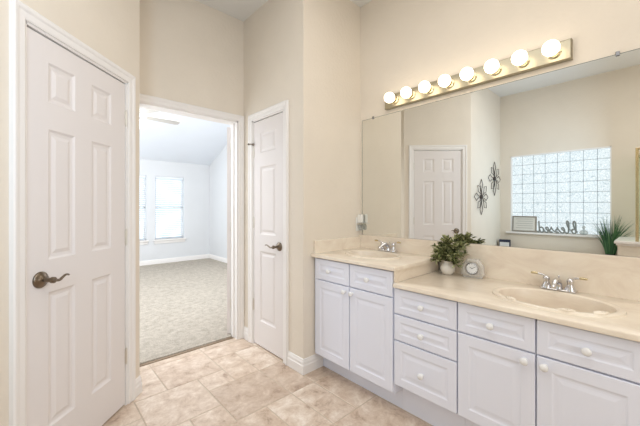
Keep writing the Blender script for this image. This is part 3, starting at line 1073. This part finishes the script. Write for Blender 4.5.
PY0, PY1, PX1 = 0.115, 0.304, -0.45
MB().box(XWIN, PX1 - 0.02, PY0, PY1, 0.0, 0.846).build('pony_wall', WALL, kind='structure')
MB().box(XWIN, PX1 + 0.012, PY0 - 0.022, PY1 + 0.026, 0.846, 0.878, 0.006).box(XWIN, PX1 - 0.006, PY0 - 0.010, PY1 + 0.012, 0.826, 0.846, 0.004).build('trim_4', TRIM, kind='structure')
sh = thing('shower_enclosure', 'greenish glass shower enclosure with brass edge beside the half wall', 'shower', (0, 0, 0))
MB().box(XWIN + 0.002, PX1 - 0.03, 0.150, 0.158, 0.879, 1.86).build('side_glass', SHOWERGLASS, sh)
MB().box(PX1 - 0.028, PX1 - 0.006, 0.138, 0.164, 0.879, 1.885, 0.003).box(XWIN + 0.002, PX1 - 0.028, 0.144, 0.164, 1.86, 1.885, 0.003).build('brass_post', POLISHED, sh)
MB().box(PX1 - 0.020, PX1 - 0.012, -0.55, 0.090, 0.02, 1.86).build('front_glass', SHOWERGLASS, sh)
MB().box(PX1 - 0.028, PX1 - 0.006, -0.55, 0.138, 1.86, 1.885, 0.003).box(PX1 - 0.028, PX1 - 0.006, -0.55, 0.090, 0.0, 0.02, 0.003).box(PX1 - 0.028, PX1 - 0.006, -0.572, -0.55, 0.0, 1.885, 0.003).build('brass_rail', POLISHED, sh)

# plant and box on the tub deck
random.seed(5)
gp = thing('grass_plant', 'spiky green artificial grass plant at the tub end by the half wall', 'plant', (-1.16, 0.415, DZ + 0.001))
MB().lathe([(0.045, 0.0), (0.048, 0.03), (0.050, 0.036), (0.046, 0.036), (0.044, 0.030)], n=24).build('pot', DARKPOT, gp, smooth=True)
mb = MB()
for k in range(170):
    an = random.uniform(0, 2 * math.pi)
    sp = random.uniform(0.0, 1.0) ** 0.8
    L = random.uniform(0.32, 0.58) * (1 - 0.15 * sp)
    d = Vector((math.cos(an) * 0.35, math.sin(an) - 0.35 * (random.random() < 0.5), 0)) * 0.19 * sp
    p0 = Vector((math.cos(an) * 0.025, math.sin(an) * 0.042, 0.030))
    p1 = p0 + Vector((d.x * 0.35, d.y * 0.35, L * 0.55))
    p2 = p0 + Vector((d.x * 1.1, d.y * 1.1, L * (1 - 0.15 * sp)))
    s = Vector((-math.sin(an), math.cos(an), 0)).lerp(Vector((0, 1, 0)), 0.5).normalized()
    P = smooth_path([p0, p1, p2], 4)
    w0 = random.uniform(0.0055, 0.0085)
    prev = None
    for i, q in enumerate(P):
        wd = w0 * (1 - i / (len(P) - 0.6))
        a_, c_ = mb.bm.verts.new(q - s * wd), mb.bm.verts.new(q + s * wd)
        if prev:
            mb.bm.faces.new((prev[0], prev[1], c_, a_))
        prev = (a_, c_)
for q in mb.bm.verts:
    q.co.x = max(q.co.x, -0.085)
    q.co.y = max(q.co.y, -0.235)
mb.build('blades', GRASS, gp, weld=False)

bx = thing('small_box', 'small navy box with white front on the tub deck in the corner', 'box', (-1.15, 1.628, DZ + 0.001), math.radians(75))
MB().box(-0.078, 0.078, -0.035, 0.035, 0.0, 0.130, 0.003).build('box_body', NAVY, bx)
MB().box(-0.060, 0.068, -0.0362, -0.035, 0.010, 0.092).build('front_label', WHITECARD, bx)

# metal wall flowers on the tub end wall
def wall_flower(label, x, z, s):
    t = thing('wall_flower', label, 'wall decor', (x, YBLUE - 0.001, z), 0, 'metal flowers on the tub end wall')
    MB().lathe([(0.030, 0.0), (0.030, 0.012), (0.020, 0.024), (0.004, 0.030)], (0, -0.002, 0), (0, -1, 0), 20).build('flower_center', IRON, t, smooth=True)
    for k in range(8):
        an = math.radians(45 * k)
        L = (0.255 if k % 2 == 0 else 0.225) * s
        Wd = 0.052 * s
        u = Vector((math.sin(an), 0, math.cos(an)))
        v_ = Vector((math.cos(an), 0, -math.sin(an)))
        pts = [u * 0.02, u * L * 0.45 + v_ * Wd * 0.35, u * L * 0.70 + v_ * Wd, u * L, u * L * 0.70 - v_ * Wd, u * L * 0.45 - v_ * Wd * 0.35]
        P = [Vector((q.x, -0.012 - 0.01 * (k % 2), q.z)) for q in pts]
        MB().tube(P, 0.0045, 6, True).build('petal', IRON, t, smooth=True)
    return t


wall_flower('dark metal flower hanging lower, nearer the closet door', -0.445, 1.395, 1.0)
wall_flower('dark metal flower hanging higher, nearer the glass block window', -0.975, 1.690, 1.02)
